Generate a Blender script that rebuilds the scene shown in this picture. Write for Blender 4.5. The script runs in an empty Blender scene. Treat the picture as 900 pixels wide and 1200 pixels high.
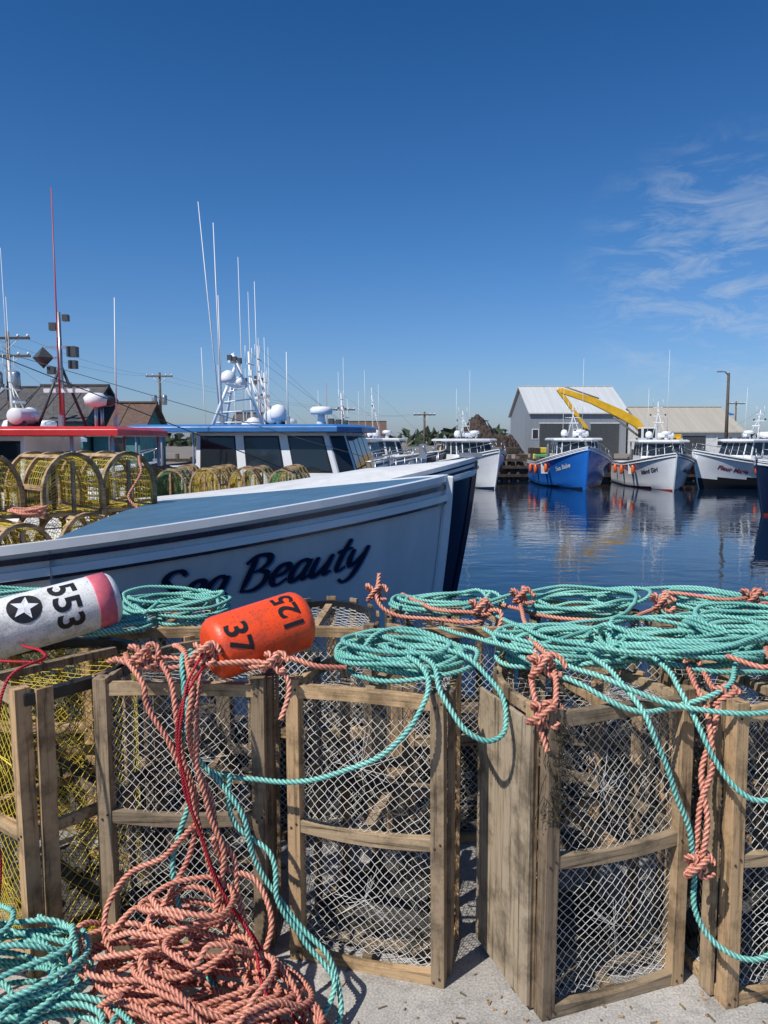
import bpy, math, random
import numpy as np
from mathutils import Vector, Matrix, Euler
random.seed(7); RNG=np.random.default_rng(11)
S=bpy.context.scene
WZ=-1.4   # water level, quay deck is z=0

# ---------------------------------------------------------------- materials
def _nt(name):
    m=bpy.data.materials.new(name); m.use_nodes=True
    nt=m.node_tree; return m,nt,nt.nodes['Principled BSDF']
def N(nt,t,**k):
    n=nt.nodes.new(t)
    for a,b in k.items():
        if a in n.inputs.keys(): n.inputs[a].default_value=b
        else: setattr(n,a,b)
    return n
def ramp(nt,fac,stops):
    r=nt.nodes.new('ShaderNodeValToRGB'); e=r.color_ramp.elements
    while len(e)<len(stops): e.new(.5)
    for i,(p,c) in enumerate(stops):
        e[i].position=p; e[i].color=(c[0],c[1],c[2],1) if hasattr(c,'__len__') else (c,c,c,1)
    nt.links.new(fac,r.inputs[0]); return r
def mul(nt,a,b,fac=1.0,mode='MULTIPLY'):
    m=nt.nodes.new('ShaderNodeMix'); m.data_type='RGBA'; m.blend_type=mode
    m.inputs[0].default_value=fac
    if hasattr(a,'links') : nt.links.new(a,m.inputs[6])
    else: m.inputs[6].default_value=(*a,1)
    if hasattr(b,'links') : nt.links.new(b,m.inputs[7])
    else: m.inputs[7].default_value=(*b,1)
    return m.outputs[2]
def coord(nt,scale=(1,1,1)):
    tc=nt.nodes.new('ShaderNodeTexCoord'); mp=nt.nodes.new('ShaderNodeMapping')
    mp.inputs['Scale'].default_value=scale
    nt.links.new(tc.outputs['Object'],mp.inputs[0]); return mp.outputs[0]
def bump(nt,b,h,strength,dist=.01):
    n=N(nt,'ShaderNodeBump',Strength=strength,Distance=dist)
    nt.links.new(h,n.inputs['Height']); nt.links.new(n.outputs[0],b.inputs['Normal']); return n
def mat(name,col,rough=.55,var=.25,scale=5.,bmp=0.,metal=0.,stretch=(1,1,1),coat=0.,bscale=None,dist=.01,rnd=0.):
    m,nt,b=_nt(name); c=coord(nt,stretch)
    n=N(nt,'ShaderNodeTexNoise',Scale=scale,Detail=8.,Roughness=.6); nt.links.new(c,n.inputs[0])
    r=ramp(nt,n.outputs[0],[(.3,1-var),(.7,1+var*.35)])
    o=mul(nt,tuple(col),r.outputs[0])
    if rnd:
        at=nt.nodes.new('ShaderNodeAttribute'); at.attribute_name='rnd'
        rr=ramp(nt,at.outputs['Fac'],[(0,1-rnd),(1,1+rnd*.5)]); o=mul(nt,o,rr.outputs[0])
    nt.links.new(o,b.inputs['Base Color'])
    rr=ramp(nt,n.outputs[0],[(.3,min(1,rough*1.15)),(.7,rough*.85)]); nt.links.new(rr.outputs[0],b.inputs['Roughness'])
    b.inputs['Metallic'].default_value=metal; b.inputs['Coat Weight'].default_value=coat
    if bmp:
        n2=N(nt,'ShaderNodeTexNoise',Scale=bscale or scale*6,Detail=6.); nt.links.new(c,n2.inputs[0])
        bump(nt,b,n2.outputs[0],bmp,dist)
    return m
def wood(name,col,axis):
    st=[26,26,26]; st[axis]=1.3
    m,nt,b=_nt(name); c=coord(nt,tuple(st))
    n=N(nt,'ShaderNodeTexNoise',Scale=2.2,Detail=9.,Roughness=.65,Distortion=.4); nt.links.new(c,n.inputs[0])
    c2=coord(nt); n2=N(nt,'ShaderNodeTexNoise',Scale=8.,Detail=7.,Roughness=.68); nt.links.new(c2,n2.inputs[0])
    d=tuple(x*.24 for x in col); g=(col[0]*1.08,col[1]*1.13,col[2]*1.22)
    r=ramp(nt,n.outputs[0],[(.34,d),(.47,col),(.72,g)])
    r2=ramp(nt,n2.outputs[0],[(.38,(.28,.27,.24)),(.54,(1,1,1))])
    at=nt.nodes.new('ShaderNodeAttribute'); at.attribute_name='rnd'
    r3=ramp(nt,at.outputs['Fac'],[(0,(.45,.45,.46)),(.5,(.86,.86,.84)),(1,(1.15,1.02,.84))])
    o=mul(nt,r.outputs[0],r2.outputs[0],.8); o=mul(nt,o,r3.outputs[0])
    nt.links.new(o,b.inputs['Base Color']); b.inputs['Roughness'].default_value=.85
    bump(nt,b,n.outputs[0],.9,.004); return m
M={}
M['wv']=wood('weathered_wood_vertical',(.42,.30,.185),2)
M['wh']=wood('weathered_wood_cross',(.42,.31,.195),0)
M['ply']=wood('pale_board',(.50,.39,.265),2)
M['netw']=mat('white_twine',(.76,.73,.67),.8,.4,9)
M['netin']=mat('shaded_inner_twine',(.13,.12,.10),.85,.5,9)  # dark copy of the twine: trap-interior shade put into its colour
M['nety']=mat('yellow_twine',(.74,.56,.06),.6,.35,9)
M['netg']=mat('green_twine',(.10,.34,.12),.6,.4,9)
M['blackhoop']=mat('black_plastic',(.015,.016,.018),.4,.3,20)
M['conc']=mat('ballast_concrete',(.09,.082,.072),.9,.5,20,.5)  # ballast colour darkened to carry the shade inside the traps
M['weed']=mat('dried_weed',(.06,.048,.028),.9,.5,20)
M['nail']=mat('rusty_nail',(.05,.025,.015),.7,.3,20)
def ropemat(name,col,col2):
    m,nt,b=_nt(name); c=coord(nt)
    n=N(nt,'ShaderNodeTexNoise',Scale=5.,Detail=6.); nt.links.new(c,n.inputs[0])
    n3=N(nt,'ShaderNodeTexNoise',Scale=260.,Detail=3.); nt.links.new(c,n3.inputs[0])
    r=ramp(nt,n.outputs[0],[(.3,col2),(.62,col)])
    at=nt.nodes.new('ShaderNodeAttribute'); at.attribute_name='rnd'
    r3=ramp(nt,at.outputs['Fac'],[(0,.38),(.5,1.0),(1,1.1)])  # low values are strand grooves, their shade painted into the colour
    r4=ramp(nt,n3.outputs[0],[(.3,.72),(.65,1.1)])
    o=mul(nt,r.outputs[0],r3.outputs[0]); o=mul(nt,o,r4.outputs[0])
    nt.links.new(o,b.inputs['Base Color']); b.inputs['Roughness'].default_value=.6
    bump(nt,b,n3.outputs[0],.6,.002); return m
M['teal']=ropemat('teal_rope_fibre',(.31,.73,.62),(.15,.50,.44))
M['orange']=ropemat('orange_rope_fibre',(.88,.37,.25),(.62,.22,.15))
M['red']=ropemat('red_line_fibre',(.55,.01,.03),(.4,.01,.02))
M['white']=mat('white_gelcoat',(.78,.79,.80),.25,.10,1.6,.0,coat=.3)
M['whited']=mat('white_paint_worn',(.70,.70,.68),.45,.25,3.)
M['hullw']=mat('hull_white',(.80,.80,.80),.3,.18,1.6,coat=.2,stretch=(1.6,1.6,.35))
M['navy']=mat('hull_navy',(.012,.02,.055),.25,.2,2,coat=.4)
M['blueh']=mat('hull_blue',(.02,.16,.58),.25,.15,1.5,coat=.4)
M['deckb']=mat('deck_blue_grey',(.065,.15,.24),.55,.25,3,.2)
M['roofb']=mat('roof_blue',(.04,.17,.42),.4,.2,3)
M['red_p']=mat('red_paint',(.55,.03,.03),.4,.25,3)
M['black']=mat('black_rubber',(.012,.012,.014),.5,.3,6)
M['glass']=mat('dark_glass',(.02,.028,.035),.06,.1,2)
M['alu']=mat('aluminium',(.45,.46,.48),.35,.2,8,metal=.8)
M['dgrey']=mat('dark_grey_metal',(.06,.065,.07),.5,.3,5)
M['antw']=mat('antenna_white',(.75,.75,.75),.4,.05,5)
M['antr']=mat('antenna_red',(.45,.05,.05),.4,.05,5)
M['orangeb']=mat('orange_fender',(.70,.12,.02),.4,.2,6)
M['stripe']=mat('boot_stripe',(.35,.03,.02),.5,.3,3)
M['rust']=mat('rust',(.16,.06,.03),.8,.4,6)
M['yel']=mat('excavator_yellow',(.80,.46,.02),.4,.25,1.5)
M['pole']=wood('pole_wood',(.16,.12,.09),2)
M['piles']=mat('wharf_timber',(.075,.052,.04),.9,.5,3,.6,stretch=(3,3,.5),rnd=.4)
M['letter']=mat('lettering_navy',(.012,.018,.05),.4,.1,5)
M['letters']=mat('lettering_shadow_blue',(.12,.25,.48),.4,.1,5)
M['letterr']=mat('lettering_maroon',(.22,.015,.03),.4,.1,5)
M['roofw']=mat('metal_roof_white',(.52,.54,.54),.45,.12,.4,stretch=(6,.3,.3))
M['wallg']=mat('metal_wall_grey',(.24,.26,.29),.5,.15,.5,stretch=(6,6,.4))
M['roofbe']=mat('metal_roof_beige',(.42,.385,.32),.5,.15,.4,stretch=(6,.3,.3))
M['shing']=mat('dark_shingle',(.09,.085,.085),.9,.4,4)
M['tealwall']=mat('teal_clapboard',(.06,.22,.22),.7,.2,3)
M['brownroof']=mat('brown_roof',(.13,.08,.06),.9,.3,4)
M['dirt']=mat('dirt',(.055,.036,.028),.95,.5,.4,.8,bscale=1.5,dist=.4)
M['pink']=mat('buoy_pink',(.80,.17,.22),.5,.3,30)
def buoymat(name,col):
    m,nt,b=_nt(name); c=coord(nt)
    n=N(nt,'ShaderNodeTexNoise',Scale=9.,Detail=8.,Roughness=.7); nt.links.new(c,n.inputs[0])
    n2=N(nt,'ShaderNodeTexNoise',Scale=160.,Detail=3.); nt.links.new(c,n2.inputs[0])
    n3=N(nt,'ShaderNodeTexNoise',Scale=30.,Detail=6.,Roughness=.75); nt.links.new(c,n3.inputs[0])
    r=ramp(nt,n.outputs[0],[(.36,tuple(x*.6+.02 for x in col)),(.5,col)])
    r2=ramp(nt,n2.outputs[0],[(.33,.7),(.45,1.)]); r3=ramp(nt,n3.outputs[0],[(.34,.55),(.42,1.)])
    nt.links.new(mul(nt,mul(nt,r.outputs[0],r2.outputs[0]),r3.outputs[0],.8),b.inputs['Base Color'])
    b.inputs['Roughness'].default_value=.42; bump(nt,b,n2.outputs[0],.3,.003); return m
M['bw']=buoymat('buoy_white_foam',(.78,.77,.74)); M['bo']=buoymat('buoy_orange_foam',(.87,.08,.015))
# quay concrete
m,nt,b=_nt('quay_concrete'); c=coord(nt)
n1=N(nt,'ShaderNodeTexNoise',Scale=1.7,Detail=9.,Roughness=.65); n2=N(nt,'ShaderNodeTexNoise',Scale=140.,Detail=4.); n3=N(nt,'ShaderNodeTexVoronoi',Scale=70.); n4=N(nt,'ShaderNodeTexNoise',Scale=11.,Detail=6.,Roughness=.7)
for n in(n1,n2,n3,n4): nt.links.new(c,n.inputs[0])
r1=ramp(nt,n1.outputs[0],[(.3,(.27,.25,.225)),(.6,(.47,.445,.41))]); r2=ramp(nt,n2.outputs[0],[(.3,.62),(.65,1.1)]); r3=ramp(nt,n3.outputs[0],[(.05,.55),(.2,1.)]); r4=ramp(nt,n4.outputs[0],[(.36,.6),(.5,1.)])
nt.links.new(mul(nt,mul(nt,mul(nt,r1.outputs[0],r2.outputs[0]),r3.outputs[0],.5),r4.outputs[0],.7),b.inputs['Base Color']); b.inputs['Roughness'].default_value=.9
bump(nt,b,n2.outputs[0],.6,.004); M['quay']=m
M['land']=mat('gravel_land',(.22,.19,.16),.95,.4,.3,.6,bscale=4,dist=.1)
# water
m,nt,b=_nt('harbour_water'); c=coord(nt,(.55,1.,1))
n1=N(nt,'ShaderNodeTexNoise',Scale=1.7,Detail=4.,Roughness=.5,Distortion=.3); n2=N(nt,'ShaderNodeTexNoise',Scale=.18,Detail=2.)
nt.links.new(c,n1.inputs[0]); nt.links.new(c,n2.inputs[0])
rr=ramp(nt,n2.outputs[0],[(.35,.25),(.65,1.)])
mm=N(nt,'ShaderNodeMath',operation='MULTIPLY'); nt.links.new(n1.outputs[0],mm.inputs[0]); nt.links.new(rr.outputs[0],mm.inputs[1])
bump(nt,b,mm.outputs[0],.27,.08)
b.inputs['Base Color'].default_value=(.002,.012,.032,1); b.inputs['Roughness'].default_value=.015; b.inputs['IOR'].default_value=1.33; M['water']=m

# ---------------------------------------------------------------- mesh builder
def frames(P,up=None):
    P=np.asarray(P,float); T=np.gradient(P,axis=0); T/=np.linalg.norm(T,axis=1)[:,None]+1e-12
    n=len(P); U=np.zeros_like(P)
    if up is not None:
        up=np.array(up,float)
        U=up-(T@up)[:,None]*T; U/=np.linalg.norm(U,axis=1)[:,None]+1e-9
    else:
        a=np.array([0,0,1.]) if abs(T[0][2])<.9 else np.array([1.,0,0])
        u=a-T[0]*(a@T[0]); u/=np.linalg.norm(u)
        for i in range(n):
            u=u-T[i]*(u@T[i]); u/=np.linalg.norm(u)+1e-12; U[i]=u
    return T,U,np.cross(T,U)
class MB:
    def __init__(s): s.v=[];s.f=[];s.m=[];s.r=[];s.s=[];s.n=0
    def add(s,v,f,mi=0,r=None,sm=False):
        v=np.asarray(v,float).reshape(-1,3)
        fl=f.tolist() if isinstance(f,np.ndarray) else [list(q) for q in f]
        s.f+= [[i+s.n for i in q] for q in fl]
        s.v.append(v); s.n+=len(v)
        if r is None: r=random.random()
        if hasattr(r,'__len__'): s.r+=list(r)
        else: s.r+=[r]*len(fl)
        s.m+=[mi]*len(fl); s.s+=[sm]*len(fl)
    def box(s,c,size,mi=0,rz=0,R=None,r=None):
        c=np.array(c,float); h=np.array(size,float)/2
        v=np.array([[x,y,z] for x in(-1,1) for y in(-1,1) for z in(-1,1)],float)*h
        if R is None: R=Matrix.Rotation(rz,3,'Z')
        v=v@np.array(R).T+c
        s.add(v,[[0,1,3,2],[4,6,7,5],[0,4,5,1],[2,3,7,6],[0,2,6,4],[1,5,7,3]],mi,r)
    def beam(s,a,b,w,h,mi=0,up=(0,0,1),r=None):
        s.sweep([a,b],[(-w/2,-h/2),(w/2,-h/2),(w/2,h/2),(-w/2,h/2)],mi,up,r=r)
    def sweep(s,P,prof,mi=0,up=None,closed=False,sm=False,r=None):
        P=np.asarray(P,float)
        T,U,B=frames(P,up)
        pr=np.array(prof,float); k=len(pr); n=len(P)
        V=P[:,None,:]+B[:,None,:]*pr[None,:,0,None]+U[:,None,:]*pr[None,:,1,None]
        f=[[i*k+j,i*k+(j+1)%k,(i+1)*k+(j+1)%k,(i+1)*k+j] for i in range(n-1) for j in range(k)]
        f+= [list(range(k))[::-1],[(n-1)*k+j for j in range(k)]]
        s.add(V,f,mi,r,sm)
    def tube(s,P,r,mi=0,n=6,sm=True):
        s.sweep(P,[(r*math.cos(2*math.pi*i/n),r*math.sin(2*math.pi*i/n)) for i in range(n)],mi,sm=sm)
    def cone(s,a,b,r0,r1,mi=0,n=8):
        a=np.array(a,float);b=np.array(b,float); T,U,B=frames([a,b])
        V=[]
        for p,r in((a,r0),(b,r1)):
            for i in range(n):
                t=2*math.pi*i/n; V.append(p+r*(math.cos(t)*U[0]+math.sin(t)*B[0]))
        f=[[i,(i+1)%n,n+(i+1)%n,n+i] for i in range(n)]+[list(range(n))[::-1],list(range(n,2*n))]
        s.add(V,f,mi,None,True)
    def lathe(s,prof,mi=0,c=(0,0,0),R=None,n=20):
        R=np.array(R) if R is not None else np.eye(3); V=[]
        for (r,z) in prof:
            for i in range(n):
                t=2*math.pi*i/n; V.append([r*math.cos(t),r*math.sin(t),z])
        V=np.array(V)@R.T+np.array(c,float); k=len(prof)
        f=[[j*n+i,j*n+(i+1)%n,(j+1)*n+(i+1)%n,(j+1)*n+i] for j in range(k-1) for i in range(n)]
        f+=[list(range(n))[::-1],[(k-1)*n+i for i in range(n)]]
        s.add(V,f,mi,None,True)
    def prisms(s,p0,p1,r,mi=0):
        d=p1-p0; L=np.linalg.norm(d,axis=1)[:,None]+1e-9; d=d/L
        a=np.where(np.abs(d[:,2:3])<.8,np.array([[0,0,1.]]),np.array([[1.,0,0]]))
        u=np.cross(d,a); u/=np.linalg.norm(u,axis=1)[:,None]; w=np.cross(d,u)
        n=len(p0); V=np.zeros((n,6,3))
        for k in range(3):
            t=2*math.pi*k/3; o=r*(math.cos(t)*u+math.sin(t)*w); V[:,k]=p0+o; V[:,3+k]=p1+o
        b=np.arange(n)[:,None]*6
        F=np.concatenate([b+np.array([k,(k+1)%3,3+(k+1)%3,3+k]) for k in range(3)])
        s.add(V.reshape(-1,3),F,mi,.5,True)
    def net(s,f,nu,nv,r,mi,jit=.18,square=False):
        nodes=np.zeros((nv+1,nu+2,3))
        for j in range(nv+1):
            for i in range(nu+2):
                u=(i-(0 if j%2 else .5 if not square else 0))/nu
                u=u+random.uniform(-jit,jit)/nu; vv=j/nv+random.uniform(-jit,jit)/nv
                nodes[j,i]=f(min(max(u,0),1),min(max(vv,0),1))
        A=[];B=[]
        for j in range(nv):
            for i in range(nu+2):
                if square:
                    if i<=nu: A.append(nodes[j,i]);B.append(nodes[j+1,i])
                    if i<nu: A.append(nodes[j,i]);B.append(nodes[j,i+1])
                else:
                    A.append(nodes[j,i]);B.append(nodes[j+1,i])
                    k=i+1 if (j%2) else i-1
                    if 0<=k<nu+2: A.append(nodes[j,i]);B.append(nodes[j+1,k])
        A=np.array(A);B=np.array(B); ok=np.linalg.norm(A-B,axis=1)>1e-4
        s.prisms(A[ok],B[ok],r,mi)
    def mesh(s,name,mats):
        me=bpy.data.meshes.new(name)
        me.from_pydata(np.concatenate(s.v).tolist(),[],s.f)
        for k in mats: me.materials.append(M[k])
        me.polygons.foreach_set('material_index',s.m); me.polygons.foreach_set('use_smooth',s.s)
        a=me.attributes.new('rnd','FLOAT','FACE'); a.data.foreach_set('value',np.array(s.r,dtype=np.float32))
        me.update(); return me
    def obj(s,name,mats,parent=None,loc=(0,0,0),rot=(0,0,0),bev=0):
        o=bpy.data.objects.new(name,s.mesh(name,mats)); S.collection.objects.link(o)
        o.location=loc;o.rotation_euler=rot
        if parent: o.parent=parent
        if bev:
            b=o.modifiers.new('b','BEVEL');b.width=bev;b.segments=1;b.limit_method='ANGLE'
        return o
def empty(name,loc=(0,0,0),rz=0,sc=1):
    e=bpy.data.objects.new(name,None); S.collection.objects.link(e); e.location=loc; e.rotation_euler=(0,0,rz); e.scale=(sc,)*3; e.empty_display_size=.2; return e
def catmull(P,step):
    P=np.asarray(P,float); P=np.vstack([2*P[0]-P[1],P,2*P[-1]-P[-2]]); out=[]
    for i in range(1,len(P)-2):
        a,b,c,d=P[i-1:i+3]; n=max(2,int(np.linalg.norm(c-b)/step))
        t=np.linspace(0,1,n,endpoint=False)[:,None]
        out.append(.5*((2*b)+(-a+c)*t+(2*a-5*b+4*c-d)*t*t+(-a+3*b-3*c+d)*t**3))
    out.append(P[-2][None]); return np.vstack(out)

# ---------------------------------------------------------------- ropes
def rope(mb,P,r=.008,mi=0,pitch=None,wob=.004):
    pitch=pitch or r*5.6
    P=np.asarray(P,float)
    Q=catmull(P,r*.66)
    if wob:
        k=len(Q); t=np.arange(k)*r*.62
        ph=RNG.uniform(0,6,6)
        Q[:,0]+=wob*np.sin(t*17+ph[0])+wob*.5*np.sin(t*41+ph[1]); Q[:,1]+=wob*np.sin(t*19+ph[2]); Q[:,2]+=wob*.6*np.sin(t*23+ph[3])
    T,U,B=frames(Q); d=np.linalg.norm(np.diff(Q,axis=0),axis=1); s=np.concatenate([[0],np.cumsum(d)])
    phi=2*math.pi*s/pitch; rel=[(0,.62),(.27,.98),(.5,1.06),(.73,.98)]
    ang=[];rad=[]
    for l in range(3):
        for a,q in rel: ang.append((l+a)/3*2*math.pi); rad.append(q*r)
    ang=np.array(ang);rad=np.array(rad);k=len(ang)
    A=ang[None,:]+phi[:,None]
    V=Q[:,None,:]+rad[None,:,None]*(np.cos(A)[...,None]*U[:,None,:]+np.sin(A)[...,None]*B[:,None,:])
    n=len(Q); b=np.arange(n-1)[:,None]*k
    F=np.concatenate([b+np.array([j,(j+1)%k,k+(j+1)%k,k+j]) for j in range(k)])
    rr=np.concatenate([np.full(n-1,.08 if j%4 in(0,3) else .7) for j in range(k)])  # not random: groove faces set dark, crease shade put into colour
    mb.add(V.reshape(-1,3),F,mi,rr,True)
    mb.add(V[0],[list(range(k))[::-1]],mi,.5); mb.add(V[-1],[list(range(k))],mi,.5)
def coil(c,rx,ry,loops,h=.05,jit=.25,rot=0,edge=None,drop=1.6,mound=None,tilt=.03,seed=0):
    g=np.random.default_rng(seed); K=10; P=[]
    n=int(loops*K); ph=g.uniform(0,6.28); cx=cy=0; rm=1
    for i in range(n):
        if i%K==0:
            tc=g.normal(0,jit*.45,2)*np.array([rx,ry]); tr=1+g.uniform(-jit,jit*.6); tt=g.normal(0,tilt,2)
            el=g.uniform(.72,1.15)
        cx+=(tc[0]-cx)*.22; cy+=(tc[1]-cy)*.22; rm+=(tr-rm)*.22
        a=ph+2*math.pi*i/K
        x=math.cos(a)*rx*rm; y=math.sin(a)*ry*rm*el
        x+=g.normal(0,.006); y+=g.normal(0,.006)
        X=x*math.cos(rot)-y*math.sin(rot)+cx+c[0]; Y=x*math.sin(rot)+y*math.cos(rot)+cy+c[1]
        z=c[2]+h*i/n+tt[0]*x*3+tt[1]*y*3+g.uniform(0,.008)
        if mound:
            dd=((X-c[0])/mound[0])**2+((Y-c[1])/mound[1])**2
            z=c[2]+mound[2]*math.exp(-dd)*(.25+.75*i/n)+g.uniform(0,.03)
            z=max(z,c[2])
        if edge is not None and Y<edge: z-=(edge-Y)*drop
        P.append((X,Y,z))
    return P
def mkrope(name,paths,mk,r=.008,wob=.004):
    mb=MB()
    for p in paths: rope(mb,p,r,0,wob=wob)
    return mb.obj(name,[mk])
def knot(c,s=.03,seed=0):
    g=np.random.default_rng(seed); P=[]
    for i in range(26):
        t=i/26*4*math.pi
        P.append((c[0]+s*(math.cos(t)*(1+.5*math.cos(1.5*t)))+g.normal(0,s*.1), c[1]+s*.7*math.sin(t)*(1+.5*math.cos(1.5*t)), c[2]+s*.9*math.sin(1.5*t)+g.normal(0,s*.1)))
    return P

# ---------------------------------------------------------------- lobster traps
def trap_mesh(name,seed,W=.46,Dp=.52,H=.88,net='netw',hoop='wh',ply=False,sq=False,cell=.029,slats=7,lite=False):
    random.seed(seed); mb=MB()  # 0 wv,1 wh,2 net,3 hoop,4 conc,5 ply,6 weed,7 inner,8 nail
    hw=W/2; st=.16
    def bow(u,ins=0.):
        per1=st; arc=math.pi*.5*((hw)+(Dp-st)); tot=2*per1+arc; d=u*tot; a=hw-ins; q=Dp-st-ins
        if d<per1: return np.array([a,d,0])
        if d>tot-per1: return np.array([-a,tot-d,0])
        t=(d-per1)/arc*math.pi; return np.array([a*math.cos(t),st+q*math.sin(t),0])
    lv=[.022,H*.5,H-.03]
    for k,z in enumerate(lv):
        dz=random.uniform(-.02,.02) if k==1 else 0
        sag=.014
        P=[(-hw+.02+(W-.04)*t,-.004,z+dz-sag*math.sin(math.pi*t)*(1 if k<2 else -.3)) for t in np.linspace(0,1,7)]
        mb.sweep(P,[(-.014,-.019),(.014,-.019),(.014,.019),(-.014,.019)],1,up=(0,0,1))
        Pb=[bow(u)+np.array([0,0,z+dz]) for u in np.linspace(0,1,26)]
        hb=3 if (k==2 or lite) else 1
        ww=.017 if (hoop=='blackhoop' and k==2) else (.015 if lite else .009); hh_=.024 if lite else .017
        mb.sweep(Pb,[(-ww,-hh_),(ww,-hh_),(ww,hh_),(-ww,hh_)],hb,up=(0,0,1),r=.9 if lite else None)
        mb.box((0,Dp*.45,z+dz),(.03,Dp*.86,.025),0)
        if not lite:
            for sx in(-1,1):
                for q in(-.008,.009): mb.box((sx*(hw-.008)+q,-.0225,z+dz+q*.8),(.006,.004,.006),8)
    for sx in(-1,1):
        R=Euler((random.uniform(-.014,.014),random.uniform(-.016,.016),0)).to_matrix()
        mb.box((sx*(hw-.008),.002,H/2),(.04,.046,H+random.uniform(.006,.03)),0,R=R)
        if not lite: mb.box((sx*(hw+.018),.055,H/2+.002),(.014,.05,H-.01),0)
    for i in range(slats):
        u=.17+.66*i/(slats-1); p=bow(u,-.012); q=bow(u+.01,-.012); a=math.atan2(q[1]-p[1],q[0]-p[0])
        mb.box((p[0],p[1],H/2+random.uniform(-.006,.006)),(.042,.011,H-.005),0,rz=a)
    if ply:
        mb.box((-hw-.033,Dp*.36,H/2-.01),(.012,Dp*.62,H-.06),5)
    ra=.00155 if not lite else .0030
    c=cell; b1,b2=random.uniform(.25,.75),random.uniform(.2,.8)
    def front(u,v):
        px=.02*math.exp(-((u-b1)/.25)**2-((v-.25)/.12)**2)*(b1-u)*4+.015*math.exp(-((u-b2)/.2)**2-((v-.7)/.1)**2)*(b2-u)*6
        return np.array([(-hw+.01)+(W-.02)*(u+px), .014+.016*math.sin(v*7+u*3)*math.sin(math.pi*u)-.004, .03+(H-.06)*v+.012*math.sin(u*6+v*9)*math.sin(math.pi*v)])
    mb.net(front,int(W/c),int(H/c*1.8) if not sq else int(H/c),ra,2,.12,square=sq)
    per=1.15
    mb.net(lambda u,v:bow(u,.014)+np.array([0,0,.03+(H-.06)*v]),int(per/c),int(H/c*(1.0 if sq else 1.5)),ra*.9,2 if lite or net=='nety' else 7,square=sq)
    for z in(.04,H-.04):
        def cap(u,v,z=z):
            b=bow(.5-(u-.5)*.999,.01); 
            x=b[0]; return np.array([x, .01+(b[1]-.01)*v, z-.02*math.sin(math.pi*v)*(1 if z>.2 else 0)])
        mb.net(cap,int(W/c),int(Dp/c*1.4),ra*.8,2,square=sq)
    if not lite:
        for (z0,sx) in((H*.27,1),(H*.74,-1)):
            def fun(u,v,z0=z0,sx=sx):
                a=u*2*math.pi; rr=.19*(1-v)**1.2+.045; cx=sx*(hw*.95*(1-v))
                return np.array([cx*.8, .25+.9*rr*math.cos(a), z0+rr*math.sin(a)])
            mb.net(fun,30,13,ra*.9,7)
            kx=random.uniform(-.05,.05); kz=z0-.03; A=[];B=[]
            for i in range(14):
                a=random.uniform(0,6.28); l=random.uniform(.04,.13)
                A.append((kx,.015,kz)); B.append((kx+l*.9*math.cos(a),.02,kz+l*math.sin(a)))
            mb.prisms(np.array(A),np.array(B),.0014,2)
        mb.box((0,.25,.055),(W*.8,.26,.05),4)
        for i in range(4): mb.box((0,.1+.085*i,.028),(W*.86,.06,.012),1,r=.1)  # floor boards toned dark, interior shade put into their colour
        mb.box((0,.3,H*.5),(W*.84,.05,.03),0,r=.05)
        for i in range(40):  # weed lumps, extra ones added to darken the trap interior
            p=np.array([random.uniform(-hw,hw)*.85,random.uniform(.05,.4),random.choice([H*.5,.06,.06])+.02])
            q=p+np.array([random.uniform(-.08,.08),random.uniform(-.05,.05),random.uniform(-.05,.07)])
            m_=(p+q)/2+np.array([0,0,random.uniform(-.03,.03)])
            mb.tube(catmull([p,m_,q],.02),random.uniform(.004,.014),6,4)
    return mb.mesh(name,['wv','wh',net,hoop,'conc','ply','weed','netin','nail'])
TW=[trap_mesh('trap_a',1,W=.49),trap_mesh('trap_b',2,W=.46),trap_mesh('trap_c',3,W=.45,ply=True),trap_mesh('trap_d',4,W=.46,hoop='blackhoop')]
TY=trap_mesh('trap_yellow',5,W=.56,net='nety',hoop='blackhoop',cell=.032,slats=4)
TL=trap_mesh('trap_lite_y',6,W=.5,Dp=.5,H=.92,net='nety',sq=True,cell=.05,slats=4,lite=True)
TLG=trap_mesh('trap_lite_g',8,W=.5,Dp=.48,H=.92,net='netg',sq=True,cell=.05,slats=4,lite=True)
def put_trap(me,loc,rz=0,flat=False,bev=True):
    o=bpy.data.objects.new('lobster_trap',me); S.collection.objects.link(o); o.location=loc
    if flat:
        R=Matrix.Rotation(rz,4,'Z')@Matrix(((0,0,1,0),(1,0,0,0),(0,1,0,0),(0,0,0,1)))
        o.rotation_euler=R.to_euler()
    else: o.rotation_euler=(0,0,rz)
    if bev:
        b=o.modifiers.new('b','BEVEL');b.width=.0025;b.segments=1;b.limit_method='ANGLE';b.angle_limit=1.2
    return o
d=math.radians
put_trap(TY,(-1.26,2.34,0),d(-40))
put_trap(TW[0],(-.615,2.26,0),d(-2))
put_trap(TW[1],(-.055,2.19,0),d(-16))
put_trap(TW[2],(.655,2.07,0),d(19))
put_trap(TW[1],(1.19,2.10,0),d(14))
put_trap(TW[0],(1.74,2.2,0),d(5))
put_trap(TY,(-1.95,2.3,0),d(5))
for i,(x,y,a) in enumerate([(-1.98,3.0,4),(-1.46,3.05,-6),(-.86,2.93,5),(-.28,2.95,-4),(.27,2.93,6),(.84,2.88,-5),(1.40,2.92,6),(1.97,2.95,0)]):
    put_trap([TY,TY,TW[3],TW[3],TW[1],TW[0],TW[1],TW[3]][i],(x,y,0),d(a))

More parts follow.
